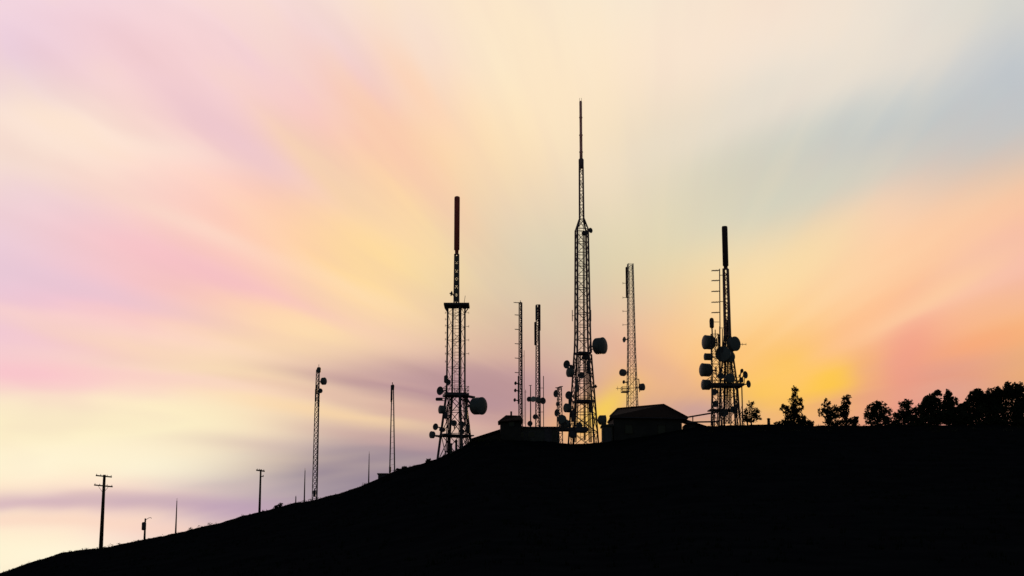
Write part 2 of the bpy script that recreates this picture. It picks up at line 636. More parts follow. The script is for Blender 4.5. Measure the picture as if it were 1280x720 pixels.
def drum(root, c, r, depth, yaw, attach, m='drum', tilt=0.0, mr=.06):
    """shrouded microwave dish: drum with a bulged cover, a rim, a shallow back and a mounting arm"""
    M_, d = aim(yaw, tilt)
    c = Vector(c)
    h = depth / 2
    prof = [(r * .25, -h * 1.35), (r * .6, -h * 1.2), (r * .93, -h * .85), (r, -h * .7), (r, h * .75), (r * 1.03, h * .78), (r * 1.03, h * .9), (r * .95, h * .98), (r * .55, h * 1.1), (.0, h * 1.16)]
    o = MB().lathe(prof, 24, M_, c).build('dish_antenna', m, root, True)
    try:
        o.data.set_sharp_from_angle(angle=R(35))
    except Exception:
        pass
    back = c - d * h * 1.3
    a = Vector(attach)
    mb = MB()
    mb.bar(back, a, mr)
    mb.bar(a + Vector((0, 0, -.6 * r)), a + Vector((0, 0, .6 * r)), mr * 1.1)
    mb.bar(back + Vector((0, 0, -.15 * r)), a + Vector((0, 0, -.55 * r)), mr * .6)
    mb.build('mount', 'dark', o)
    return o


def bowl(root, c, r, yaw, attach, m='dish', tilt=0.0, mr=.08):
    """open parabolic dish with a feed on a strut"""
    M_, d = aim(yaw, tilt)
    c = Vector(c)
    prof = [(r * .12, -r * .42), (r * .5, -r * .32), (r * .82, -r * .14), (r, .03 * r), (r * 1.03, .05 * r), (r * .98, .06 * r), (r * .8, -r * .07), (r * .5, -r * .22), (0, -r * .3)]
    o = MB().lathe(prof, 20, M_, c).build('dish_antenna', m, root, True)
    f = MB()
    f.bar(c - d * r * .25, c + d * r * .5, .03)
    f.lathe([(.0, -.08), (.09, -.06), (.09, .06), (0, .08)], 8, M_, c + d * r * .5)
    f.build('feed', 'dark', o)
    back = c - d * r * .4
    a = Vector(attach)
    mb = MB()
    mb.bar(back, a, mr)
    mb.bar(a + Vector((0, 0, -.5 * r)), a + Vector((0, 0, .5 * r)), mr * 1.1)
    mb.build('mount', 'dark', o)
    return o


def panel(root, c, w, h, d, attach, yaw=-90, m='dark', name='panel_antenna'):
    c = Vector(c)
    bm = bmesh.new()
    bmesh.ops.create_cube(bm, size=1, matrix=Matrix.Translation(c) @ Matrix.Rotation(R(yaw + 90), 4, 'Z') @ Matrix.Diagonal((w, d, h, 1)))
    bmesh.ops.bevel(bm, geom=bm.edges[:], offset=min(w, d) * .25, segments=2, affect='EDGES')
    me = bpy.data.meshes.new(name)
    bm.to_mesh(me); bm.free()
    me.materials.append(MT[m])
    o = bpy.data.objects.new(name, me)
    COL.objects.link(o)
    o.parent = root
    a = Vector(attach)
    mb = MB()
    for k in (-.35, .35):
        mb.bar(c + Vector((0, 0, k * h)), (a.x, a.y, c.z + k * h), .055, n=4)
    mb.bar((a.x, a.y, c.z - .36 * h), (a.x, a.y, c.z + .36 * h), .03, n=4)
    mb.build('bracket', 'dark', o)
    return o


def dipole(root, p, tip, span=.5, r=.035, m='steel', name='dipole_antenna', els=1):
    """horizontal arm with vertical (or sideways) elements"""
    p, tip = Vector(p), Vector(tip)
    mb = MB()
    mb.bar(p, tip, r, n=5)
    for k in range(els):
        q = p + (tip - p) * (1 - k * .33)
        mb.bar(q - Vector((0, 0, span / 2)), q + Vector((0, 0, span / 2)), r * .9, n=5)
    return mb.build(name, m, root)


def yagi(root, p, tip, n=5, span=.9, r=.03, m='dark'):
    p, tip = Vector(p), Vector(tip)
    mb = MB()
    mb.bar(p, tip, r * 1.2, n=5)
    for k in range(n):
        q = p + (tip - p) * (.25 + .73 * k / (n - 1))
        o = Vector((0, span / 2 * (1 - .08 * k), 0))
        mb.bar(q - o, q + o, r * .7, n=4)
    return mb.build('yagi_antenna', m, root)


def deck(root, c, w, d, t=.18, rail=1.0, rot=0.0, m='dark', name='platform', railr=.035):
    c = Vector(c)
    M_ = Matrix.Rotation(R(rot), 3, 'Z')
    o = MB().box(c, (w, d, t), M_).build(name, m, root)
    if rail:
        mb = MB()
        cs = [c + M_ @ Vector((sx * w / 2 * .97, sy * d / 2 * .97, 0)) for sx, sy in ((-1, -1), (1, -1), (1, 1), (-1, 1))]
        for i in range(4):
            a, b = cs[i], cs[(i + 1) % 4]
            nn = max(1, int((b - a).length / 1.0))
            for k in range(nn):
                q = a + (b - a) * k / nn
                mb.bar(q, q + Vector((0, 0, rail)), railr, n=4)
            for h in (rail * .5, rail):
                mb.bar(a + Vector((0, 0, h)), b + Vector((0, 0, h)), railr, n=4)
        mb.build('railing', m, o)
    return o


# ------------------------------------------------------------------ tower with the brown-red antenna (left of the three big ones)
def tower_red_top():
    S = Site('broadcast_tower', 569.2, 568, 199, 'lattice tower topped by thick brown-red cylinder antenna, large drum dish low on right', 'tower', sink=1.2)
    r, s, z = S.root, S.s, S.z
    zd = z(494)
    foot = -.0
    q = 2 ** .5
    # splayed base, then straight shaft
    lattice(r, [(foot, 23 * s * 1.06), (zd, 12.0 * s * 1.06)], .16, .055, rot=24, panel=1.0, style='X')
    lattice(r, [(zd, 11.6 * s * 1.06), (z(384), 11.0 * s * 1.06)], .12, .03, rot=24, panel=.95, style='Z', brname='shaft_bracing')
    ladder(r, S.P(571, 494) + Vector((0, -.6, 0)), S.P(571.5, 384) + Vector((0, -.6, 0)), .5, .42, .035)
    cables(r, S.P(575, 560), S.P(575, 384), .07)
    deck(r, (0, 0, zd), 30 * s, 26 * s, .3, 1.0, 10)
    deck(r, (-.1, 0, z(545)), 40 * s, 30 * s, .14, 0, 24)
    # top platform with brackets
    o = deck(r, S.P(571, 382), 32 * s, 28 * s, .26, .0, 0)
    for k in (-1, 1):
        for dy in (-1.0, 1.0):
            MB().bar((k * 10.5 * s, dy, z(390)), (k * 15 * s, dy, z(383)), .07).build('strut', 'dark', o)
    # mast section and the radome
    lattice(r, [(z(381), 4.2 * s), (z(318), 3.5 * s)], .09, .05, rot=45, panel=1.0, brname='mast_bracing', mat_leg='purple')
    for py in range(324, 376, 10):
        MB().box((.0, -.18, z(py)), (.46, .3, .62)).build('dipole_panel', 'steel', r)
    m = MB().lathe([(2.2 * s, z(318)), (2.4 * s, z(313)), (3.5 * s, z(312.4)), (3.55 * s, z(248)), (3.3 * s, z(246.2)), (1.6 * s, z(245.4))], 20)
    m.build('cylinder_antenna', 'radome_red', r, True)
    bowl(r, S.P(564.3, 367, -.3), 3.4 * s, -160, S.P(568, 371), tilt=5)
    dipole(r, S.P(580, 380), S.P(581.5, 370), .1, .03)
    # stub antennas up both edges of the shaft
    for py in (391, 399, 407, 416, 424, 433, 442, 452):
        dipole(r, S.P(560, py), S.P(556.6, py), .32, .028)
    for py in (391, 408, 425, 442):
        dipole(r, S.P(582.5, py), S.P(586, py), .32, .028)
    # dishes
    drum(r, S.P(597.5, 507.5, -.5), 10.8 * s, 14 * s, -36, S.P(584, 499), tilt=-3, mr=.13)
    MB().bar(S.P(582, 495), S.P(594, 497), .17).build('dish_boom', 'dark', r)
    MB().bar(S.P(583, 508), S.P(591, 508), .13).build('dish_boom', 'dark', r)
    bowl(r, S.P(550.2, 488.5, -.8), 5.4 * s, -128, S.P(558, 488))
    drum(r, S.P(552.5, 512, -.8), 5.2 * s, 6 * s, -150, S.P(559, 512))
    bowl(r, S.P(544.5, 533.5, -.9), 4.2 * s, -125, S.P(553, 535))
    drum(r, S.P(540.5, 543.5, -.9), 4.4 * s, 4 * s, -140, S.P(551, 545))
    bowl(r, S.P(567.5, 529, -1.4), 3.8 * s, -95, S.P(568, 534))
    bowl(r, S.P(577.5, 530.5, -1.2), 3.8 * s, -60, S.P(584, 531))
    bowl(r, S.P(577.5, 539.5, -1.2), 3.4 * s, -70, S.P(584, 539))
    bowl(r, S.P(560.5, 478, -1.0), 3.6 * s, -120, S.P(562, 478))
    panel(r, S.P(549, 499, -.6), 9 * s, 4 * s, .3, S.P(558, 499))
    panel(r, S.P(557.5, 474, -.5), 5 * s, 10 * s, .4, S.P(560, 474), m='dark')
    panel(r, S.P(553, 537, -1.0), 8 * s, 5 * s, .4, S.P(555, 537), m='dark', name='equipment_box')
    panel(r, S.P(557, 519, -1.0), 5 * s, 9 * s, .4, S.P(558, 519), m='dark')
    panel(r, S.P(585, 536, -.9), 5 * s, 12 * s, .4, S.P(586, 536), m='dark')
    cables(r, S.P(559, 566, -.5), S.P(562, 497, -.5), .09)
    cables(r, S.P(584, 556, -.5), S.P(580, 497, -.5), .07)
    panel(r, S.P(583, 516, -.8), .4, 1.6, .25, S.P(584, 516), m='dish')
    # slab under each foot
    for k in range(4):
        a = R(24) + k * math.pi / 2
        MB().box((23 * s * 1.06 * math.cos(a), 23 * s * 1.06 * math.sin(a), -.4), (.9, .9, 1.0)).build('footing', 'concrete', r)


tower_red_top()


# ------------------------------------------------------------------ the tallest tower
def tower_tall():
    S = Site('broadcast_tower', 729.5, 556, 201, 'tallest lattice tower, thin pale spire on top, round drum dish on its right', 'tower', sink=.6)
    r, s, z = S.root, S.s, S.z
    k = 1.04
    lattice(r, [(-.2, 22.5 * s * k), (z(442), 12.6 * s * k)], .12, .05, rot=32, panel=.7, style='X')
    lattice(r, [(z(442), 12.2 * s * k), (z(420), 11.2 * s * k), (z(287), 9.4 * s * k)], .13, .05, rot=54, panel=.95, style='Z', brname='shaft_bracing', mat_leg='purple')
    lattice(r, [(z(287), 9.2 * s * k), (z(274), 3.8 * s * k)], .10, .045, rot=54, panel=.9, style='X', brname='taper_bracing')
    lattice(r, [(z(274), 3.6 * s * k), (z(209), 3.2 * s * k)], .07, .04, rot=54, panel=1.7, style='Z', brname='upper_bracing', mat_leg='purple')
    # collar and spire
    MB().lathe([(2.0 * s, z(210.5)), (3.3 * s, z(209.5)), (3.4 * s, z(199.5)), (2.1 * s, z(198))], 16).build('collar', 'purple', r, True)
    prof = []
    for py in (199, 191, 190.6, 189.4, 189, 170, 169.6, 168.4, 168, 148, 147.6, 146.4, 146, 127):
        rr = (2.0 if py > 189.5 else 1.9 if py > 168 else 1.75) * s
        if py in (190.6, 189.4, 169.6, 168.4, 147.6, 146.4):
            rr *= 1.25
        prof.append((rr, z(py)))
    prof.append((.5 * s, z(126)))
    MB().lathe(prof, 14).build('spire', 'radome_pale', r, True)
    for dx in (-1.2, 1.2):
        MB().bar((dx * s, 0, z(128)), (dx * s, 0, z(122.5)), .03, n=4).build('lightning_rod', 'steel', r)
    ladder(r, S.P(728, 550) + Vector((0, .2, 0)), (0, .2, z(276)), .5, .45, .035)
    cables(r, S.P(731, 550), (.25, 0, z(290)), .055)
    cables(r, S.P(718, 553, -.8), (-.5, -.3, z(444)), .10)
    cables(r, S.P(738, 553, .4), (.5, .2, z(444)), .08)
    panel(r, S.P(727, 537, -1.6), 16 * s, 7 * s, .5, S.P(727, 537, -1.0), m='dark', name='equipment_box')
    panel(r, S.P(716, 543, -1.4), 9 * s, 9 * s, .5, S.P(717, 543, -1.0), m='dark', name='equipment_box')
    panel(r, S.P(712.5, 503, -.8), 4 * s, 12 * s, .4, S.P(716, 503), m='dark')
    panel(r, S.P(714, 461, -.7), 4 * s, 10 * s, .4, S.P(718, 461), m='dark')
    panel(r, S.P(732, 447, -.7), 10 * s, 5 * s, .4, S.P(732, 447), m='dark', name='equipment_box')
    # rings and platforms
    for py, w in ((442, 16), (502, 21)):
        o = deck(r, (0, 0, z(py)), w * s, w * s, .3, 0, 20)
    deck(r, S.P(717, 537), 34 * s, 24 * s, .3, .9, 5)
    for x in (-13, 10.5):
        m = MB()
        m.bar((x * s, -.3, z(402)), (x * s, -.3, z(388)), .05, n=5)
        m.bar((x * s, -.3, z(395)), (x * .6 * s, 0, z(395)), .04, n=5)
        m.build('whip_antenna', 'steel', r)
    # dishes
    drum(r, S.P(749.5, 432.5, -.6), 10.4 * s, 12 * s, -34, S.P(738, 433), mr=.10)
    bowl(r, S.P(738.2, 288, -.3), 3.4 * s, -50, S.P(733.5, 290))
    panel(r, S.P(731, 291.5, -.5), 8 * s, 5.5 * s, .5, S.P(730, 291.5), m='dark', name='equipment_box')
    bowl(r, S.P(708.5, 455.5, -.6), 5.2 * s, -130, S.P(718, 458), m='dish')
    drum(r, S.P(713, 465.5, -.6), 6.0 * s, 6 * s, -150, S.P(719, 466))
    bowl(r, S.P(711, 494, -.8), 5.0 * s, -125, S.P(717, 496))
    drum(r, S.P(709.5, 510, -.8), 5.6 * s, 6 * s, -145, S.P(716, 511))
    drum(r, S.P(753, 525, -.4), 6.0 * s, 9 * s, -10, S.P(743, 525))
    drum(r, S.P(706, 530, -1.0), 6.0 * s, 6 * s, -140, S.P(713, 531))
    bowl(r, S.P(701, 525, -1.0), 5.2 * s, -150, S.P(711, 528))
    bowl(r, S.P(727, 469, -1.2), 4.0 * s, -100, S.P(728, 471))
    bowl(r, S.P(724, 532, -1.8), 4.2 * s, -110, S.P(722, 536))
    bowl(r, S.P(744.5, 483, -.6), 2.4 * s, -30, S.P(741, 484))
    panel(r, S.P(735, 459, -.9), .35, 1.7, .2, S.P(737, 459), m='dish')
    panel(r, S.P(721, 482, -1.2), .35, 1.7, .2, S.P(719, 482), m='dish')
    panel(r, S.P(716, 520, -1.2), .4, 1.5, .25, S.P(714, 520), m='dark')
    panel(r, S.P(738, 508, -1.1), .4, 1.5, .25, S.P(740, 508), m='dark')
    for kk in range(4):
        a = R(32) + kk * math.pi / 2
        MB().box((22.5 * s * k * math.cos(a), 22.5 * s * k * math.sin(a), -.5), (.9, .9, .9)).build('footing', 'concrete', r)


tower_tall()


# ------------------------------------------------------------------ crowded tower on the right
def tower_crowded():
    S = Site('broadcast_tower', 912.3, 532, 203, 'right-hand tower crowded with drum dishes, carrying a dark thick pole antenna at its top', 'tower', sink=.5)
    r, s, z = S.root, S.s, S.z
    lattice(r, [(-.2, 15 * s), (z(482), 12 * s), (z(440), 6.6 * s), (z(420), 4.6 * s)], .12, .045, rot=20, panel=1.0, style='X')
    lattice(r, [(z(420), 4.4 * s), (z(336), 3.7 * s)], .11, .05, rot=20, panel=1.5, style='Z', brname='upper_bracing', mat_leg='purple', mat_br='purple')
    MB().lathe([(2.4 * s, z(337)), (2.6 * s, z(333)), (3.7 * s, z(332)), (3.7 * s, z(284.5)), (3.2 * s, z(283)), (1.2 * s, z(282.6))], 20).build('pole_antenna', 'radome_dark', r, True)
    ladder(r, S.P(908, 530), (.0, .1, z(340)), .45, .45, .04)
    cables(r, S.P(912, 530), (.15, -.2, z(400)), .10)
    cables(r, S.P(906, 530), (-.25, -.2, z(440)), .09)
    deck(r, S.P(906, 482), 42 * s, 26 * s, .36, .9, 4)
    deck(r, S.P(903, 513), 34 * s, 20 * s, .14, .0, 4)
    for px in (889, 897, 921.5, 928.5):
        MB().bar(S.P(px, 532, -.8), S.P(px - (px - 907) * .06, 482, -.8), .08).build('support_post', 'dark', r)
    for a, b in (((922, 532, .6), (917, 482, .6)), ((926, 532), (921, 500))):
        MB().bar(S.P(*a), S.P(*b), .07).build('support_post', 'dark', r)
    for aa in ((((889, 530), (897, 505)), ((897, 530), (889, 505))), (((921, 530), (928, 505)), ((928, 530), (921, 505)))):
        m = MB()
        for a, b in aa:
            m.bar(S.P(*a, -.8), S.P(*b, -.8), .04, n=4)
        m.build('cross_brace', 'dark', r)
    # side pole with yagis
    m = MB()
    m.bar(S.P(900.5, 482), S.P(899.5, 336), .07)
    for py in (344, 377, 410, 440):
        m.bar(S.P(900, py), S.P(907, py), .05, n=5)
    sp = m.build('side_pole', 'dark', r)
    for py in (338, 350.5, 364, 377.5, 390.5):
        yagi(r, S.P(899.7, py), S.P(889.5, py + .3), 5, 1.1, .05)
    # dishes
    drum(r, S.P(886, 428, -.4), 8.8 * s, 12 * s, -160, S.P(896, 428), mr=.09)
    drum(r, S.P(885, 446, -.4), 4.4 * s, 9 * s, -168, S.P(896, 446))
    drum(r, S.P(882.5, 462.5, -.4), 8.2 * s, 12 * s, -160, S.P(895, 463), mr=.09)
    drum(r, S.P(883, 481, -.4), 6.4 * s, 10 * s, -165, S.P(894, 481))
    drum(r, S.P(904.5, 443, -1.4), 9.4 * s, 9 * s, -112, S.P(906, 443), tilt=3, mr=.1)
    drum(r, S.P(917, 430, -.6), 9.0 * s, 7 * s, -52, S.P(911, 432), mr=.09)
    drum(r, S.P(911, 446, -1.0), 7.0 * s, 7 * s, -75, S.P(910, 447))
    drum(r, S.P(912, 473, -1.4), 6.0 * s, 6 * s, -85, S.P(912, 474))
    bowl(r, S.P(931.5, 468.5, -.5), 4.6 * s, -50, S.P(925, 476))
    bowl(r, S.P(935.5, 480, -.5), 4.6 * s, -45, S.P(926, 481))
    bowl(r, S.P(927.5, 463.5, -.5), 2.6 * s, -140, S.P(924, 470))
    bowl(r, S.P(926.5, 475, -.8), 3.4 * s, -60, S.P(922, 478))
    bowl(r, S.P(905, 516, -1.6), 5.0 * s, -110, S.P(906, 517))
    bowl(r, S.P(916, 512, -1.4), 4.2 * s, -60, S.P(915, 513))
    m = MB()
    m.bar(S.P(913, 430), S.P(933, 430.5), .04, n=5)
    for px in (923, 928, 932.5):
        m.bar(S.P(px, 428.5), S.P(px, 432), .025, n=4)
    m.build('yagi_antenna', 'steel', r)
    MB().bar(S.P(925, 482), S.P(926, 462), .06).build('dish_post', 'dark', r)
    MB().bar(S.P(930, 482), S.P(931, 466), .05).build('dish_post', 'dark', r)
    # the slim lattice mast in front on the left
    S2 = Site('antenna_mast', 896.5, 532, 201, 'short square lattice mast tight against the left side of the crowded right-hand tower', 'mast', sink=.4)
    r2 = S2.root
    lattice(r2, [(-.1, 8.0 * s), (S2.z(418), 6.2 * s)], .06, .035, rot=30, panel=1.2, style='X')
    for px, py in ((894, 412), (899.5, 408), (903, 411)):
        MB().bar(S2.P(px, 440), S2.P(px, py), .06).build('whip_antenna', 'dark', r2)
    m = MB()
    m.bar(S2.P(891, 432), S2.P(889.6, 402), .09)
    m.lathe([(.1, -.9), (.28, -.75), (.3, .1), (.24, .4), (.1, .5)], 12, None, S2.P(889.6, 402))
    m.bar(S2.P(890, 402.5), S2.P(899, 402.5), .04, n=5)
    m.build('omni_antenna', 'dark', r2)
    for px, py, a in ((893, 490, -120), (901, 470, -90), (894, 505, -140)):
        bowl(r2, S2.P(px, py, -1.0), 4.0 * s, a, S2.P(896, py))


tower_crowded()


# ------------------------------------------------------------------ slimmer masts
def mast_behind_house():
    S = Site('lattice_mast', 791, 545, 214, 'pale slim lattice mast rising behind the gabled house roof', 'mast', sink=1.0)
    r, s, z = S.root, S.s, S.z
    lattice(r, [(0, 10.2 * s), (z(440), 6.4 * s), (z(330), 4.6 * s)], .055, .024, rot=50, panel=1.0, style='X', mat_leg='white', mat_br='steel')
    panel(r, S.P(783.3, 353), 2.4 * s, 40 * s, .3, S.P(787, 353), m='radome_dark')
    for py in (354, 372, 389, 406):
        dipole(r, S.P(785, py), S.P(778.6, py), .3, .035)
    bowl(r, S.P(780.4, 424.5), 3.6 * s, -150, S.P(785, 424), m='white')
    drum(r, S.P(778.8, 465.8), 4.4 * s, 5 * s, -130, S.P(785, 466))
    bowl(r, S.P(779.8, 477.5), 2.3 * s, -140, S.P(784, 478))
    drum(r, S.P(802.2, 483.8), 4.4 * s, 5 * s, -40, S.P(795, 484))
    deck(r, S.P(781.5, 490), 9 * s, 12 * s, .12, 6 * s, 5)
    m = MB()
    m.bar(S.P(787, 486), S.P(770, 485.5), .04, n=4)
    m.bar(S.P(772, 483), S.P(772, 488), .03, n=4)
    m.build('yagi_antenna', 'steel', r)
    m = MB()
    m.bar(S.P(799.5, 490), S.P(798.5, 474), .06)
    m.bar(S.P(792, 474), S.P(799, 474), .05)
    m.build('side_pole', 'steel', r)
    ladder(r, (0, 0, 0), (0, 0, z(332)), .4, .5, .03, 'steel')


mast_behind_house()


def mast_yagi():
    S = Site('lattice_mast', 651, 540, 206, 'thin lattice mast with yagi antennas in a row on its left edge, above the hut', 'mast', sink=.6)
    r, s, z = S.root, S.s, S.z
    lattice(r, [(0, 2.7 * s), (z(378), 2.1 * s)], .065, .035, nsides=3, rot=40, panel=1.6, style='Z')
    m = MB().bar(S.P(650.5, 378), S.P(650.5, 375.5), .04, n=5)
    m.build('lightning_rod', 'dark', r)
    for py in (378.5, 394, 412, 430, 448, 466):
        yagi(r, S.P(650, py), S.P(643.5 - (py < 380) * 1.5, py - .5), 4, .7, .04)
    for px, py in ((644.5, 479), (644.2, 488), (643.5, 500)):
        bowl(r, S.P(px, py, -.2), 2.3 * s, -140, S.P(649, py + 1))
    for px, p0, p1, rr, ties in ((647.6, 505, 470, .05, (480, 500)), (655.2, 530, 438, .03, (445, 520))):
        m = MB().bar(S.P(px, p0), S.P(px, p1), rr, n=5)
        for py in ties:
            m.bar(S.P(px, py), S.P(651, py), .03, n=4)
        m.build('side_pole', 'dark', r)


mast_yagi()


def mast_panels():
    S = Site('lattice_mast', 673, 543, 204, 'slim mast with tall dark panel antennas at its top, right of the yagi mast', 'mast', sink=.6)
    r, s, z = S.root, S.s, S.z
    lattice(r, [(0, 3.6 * s), (z(381), 2.3 * s)], .075, .035, nsides=3, rot=75, panel=1.6, style='Z', mat_leg='purple')
    panel(r, S.P(669, 417, -.2), 2.4 * s, 30 * s, .24, S.P(672, 417), m='radome_dark')
    panel(r, S.P(670.5, 391, -.2), 2.6 * s, 20 * s, .24, S.P(672, 391), m='dish')
    panel(r, S.P(674.6, 397, -.2), 2.2 * s, 34 * s, .24, S.P(673, 397), m='radome_dark')
    bowl(r, S.P(678.5, 501, -.3), 4.2 * s, -60, S.P(675, 502))
    drum(r, S.P(672.5, 500, -.5), 3.6 * s, 4 * s, -95, S.P(673, 502))
    bowl(r, S.P(669, 521, -.5), 3.2 * s, -110, S.P(672, 521))
    m = MB()
    m.bar(S.P(679.5, 536), S.P(679.3, 470), .05)
    for py in (485, 515):
        m.bar(S.P(679.4, py), S.P(674, py), .04, n=4)
    m.build('side_pole', 'dark', r)


mast_panels()


def short_masts():
    S = Site('antenna_mast', 663.3, 538, 202, 'low thin pole with small dishes between the yagi mast and the panel mast', 'mast', sink=.4)
    r, s, z = S.root, S.s, S.z
    MB().bar((0, 0, 0), (0, 0, z(482)), .10, .06, 8).build('pole', 'dark', r)
    bowl(r, S.P(661.3, 499, -.2), 3.2 * s, -120, S.P(663, 500))
    drum(r, S.P(666.5, 499, -.2), 3.4 * s, 3.4 * s, -80, S.P(663.5, 500), m='white')
    bowl(r, S.P(662.5, 529.5, -.2), 3.4 * s, -110, S.P(663, 531))
    m = MB().bar(S.P(661, 482), S.P(665, 481.5), .035, n=5)
    m.build('yagi_antenna', 'dark', r)
    S = Site('antenna_mast', 657, 536, 203, 'bare thin pole standing right beside the yagi mast', 'mast', sink=.4)
    MB().bar((0, 0, 0), (0, 0, S.z(487)), .05, .035, 6).build('pole', 'dark', S.root)
    m = MB()
    m.bar(S.P(655.6, 490), S.P(658.4, 490), .025, n=4)
    m.build('crossbar', 'dark', S.root)
    # mast full of small dishes at the left foot of the tallest tower
    S = Site('antenna_mast', 699.5, 554, 199, 'short lattice mast with small round dishes at the left foot of the tallest tower', 'mast', sink=.4)
    r, s, z = S.root, S.s, S.z
    lattice(r, [(0, 4.2 * s), (z(484), 3.0 * s)], .06, .035, nsides=3, rot=20, panel=1.3, style='Z', mat_leg='steel')
    bowl(r, S.P(695, 492, -.3), 4.6 * s, -140, S.P(699, 493))
    yagi(r, S.P(699, 483.5), S.P(703.5, 483), 4, .7, .05)
    yagi(r, S.P(699, 485.5), S.P(694.5, 484.5), 3, .7, .05)
    bowl(r, S.P(696, 516, -.4), 4.6 * s, -145, S.P(699, 517))
    drum(r, S.P(697, 505, -.2), 2.4 * s, 3 * s, -160, S.P(699, 505), m='dish')
    drum(r, S.P(702.5, 524, -.5), 5.4 * s, 5 * s, -110, S.P(700, 525))


short_masts()


def mast_left_lattice():
    S = Site('lattice_mast', 394, 626, 200, 'slender lattice mast on the open slope with small dish near its top', 'mast', sink=.5)
    r, s, z = S.root, S.s, S.z
    lattice(r, [(0, 3.9 * s), (z(520), 3.2 * s), (z(462), 2.3 * s)], .055, .03, nsides=3, rot=60, panel=1.3, style='X', mat_leg='purple', mat_br='steel')
    panel(r, S.P(394.6, 494, -.2), 1.9 * s, 16 * s, .22, S.P(397, 494), m='dark')
    panel(r, S.P(398.6, 499, -.3), 2.2 * s, 20 * s, .22, S.P(397, 499), m='dish')
    panel(r, S.P(395.5, 487, .3), 1.9 * s, 12 * s, .22, S.P(397, 487), m='dark')
    panel(r, S.P(398.6, 462.5, -.1), 5.0 * s, 7 * s, .3, S.P(397.5, 462), m='dish', name='equipment_box')
    drum(r, S.P(404.4, 476.5, -.1), 4.6 * s, 4.0 * s, -30, S.P(399, 477))
    bowl(r, S.P(400.4, 488.5, -.3), 3.0 * s, -60, S.P(398, 489))
    m = MB()
    m.bar(S.P(398.5, 463), S.P(398.6, 455.5), .035, n=5)
    m.build('lightning_rod', 'steel', r)
    panel(r, S.P(393, 617, -.3), 3 * s, 8 * s, .4, S.P(394, 617), m='dark', name='cabinet')
    MB().box((0, 0, -.1), (1.2, 1.2, .9)).build('footing', 'concrete', r)


mast_left_lattice()


def mast_twin():
    S = Site('antenna_mast', 490, 592, 200, 'narrow two-legged mast with stubby dark antenna at its top, beside small shed', 'mast', sink=.4)
    r, s, z = S.root, S.s, S.z
    for k, (a, b) in enumerate((((487, 596), (489.8, 484)), ((493.3, 594), (491.8, 484)))):
        MB().bar(S.P(*a), S.P(*b), .085, .07).build('leg', 'steel', r)
    for i in range(1, 16):
        t = i / 16
        a = S.P(487, 596).lerp(S.P(489.8, 484), t)
        b = S.P(493.3, 594).lerp(S.P(491.8, 484), t)
        MB().bar(a, b, .016, n=4).build('rung', 'steel', r)
    panel(r, S.P(489.4, 492, -.1), 2.2 * s, 22 * s, .22, S.P(490.5, 492), m='dark')
    panel(r, S.P(491.2, 484, -.1), 3.4 * s, 7 * s, .3, S.P(490.6, 484), m='dark', name='equipment_box')
    panel(r, S.P(487.6, 587, -.1), 2.6 * s, 8 * s, .3, S.P(488, 587), m='dark', name='cabinet')
    m = MB().lathe([(.02, 0), (.05, .05), (.05, .25), (.0, .3)], 8, None, S.P(490.5, 480.5))
    m.build('beacon', 'ceramic', r)


mast_twin()


# ------------------------------------------------------------------ poles
def utility_pole():
    S = Site('utility_pole', 126, 687, 199, 'wooden utility pole with two crossarms, the leftmost on the hillside', 'utility pole', sink=.7)
    r, s, z = S.root, S.s, S.z
    top = z(593.5)
    MB().bar((0, 0, 0), (0, 0, top), .27, .17, 10).build('pole', 'wood', r, True)
    for py, w, dz in ((595.5, 19, -.08), (607.5, 22, -.10)):
        zz = z(py)
        c = MB()
        M_ = Matrix.Rotation(R(4.5), 3, 'Y') @ Matrix.Rotation(R(20), 3, 'Z')
        c.box((0, -.27, zz), (w * s, .14, .16), M_)
        o = c.build('crossarm', 'wood', r)
        ins = MB()
        for k in (-.45, -.2, .2, .45):
            p = Vector((0, -.27, zz)) + M_ @ Vector((k * w * s, 0, .07))
            ins.lathe([(.02, 0), (.02, .03), (.05, .04), (.055, .08), (.03, .1), (.04, .11), (.035, .15), (.01, .16)], 8, None, p)
        ins.build('insulator', 'ceramic', o)
    m = MB()
    for sx in (-1, 1):
        m.bar((0, -.2, z(607.5) - .9), (sx * .62, -.3, z(607.5) - .1 - sx * .05), .03, n=4)
    m.build('brace', 'steel', r)


utility_pole()


def transformer_pole():
    S = Site('utility_pole', 180.5, 676, 199, 'short pole carrying a small box and bent bracket, second from left', 'utility pole', sink=.4)
    r, s, z = S.root, S.s, S.z
    MB().bar((0, 0, 0), (0, 0, z(648)), .15, .10, 8).build('pole', 'wood', r, True)
    o = MB().lathe([(.05, -.55), (.26, -.5), (.28, -.4), (.28, .35), (.22, .45), (.06, .5)], 14, None, S.P(179.9, 657.5, -.3)).build('transformer', 'dark', r, True)
    m = MB()
    m.bar(S.P(180.5, 657), S.P(180.9, 657), .05)
    m.build('bracket', 'dark', o)
    m = MB()
    pts = [S.P(181.2, 650.5), S.P(183.5, 649.0), S.P(186, 647.4), S.P(188.4, 647.0), S.P(189.5, 648.0)]
    for a, b in zip(pts, pts[1:]):
        m.bar(a, b, .035, n=5)
    m.build('lamp_arm', 'steel', r)


transformer_pole()


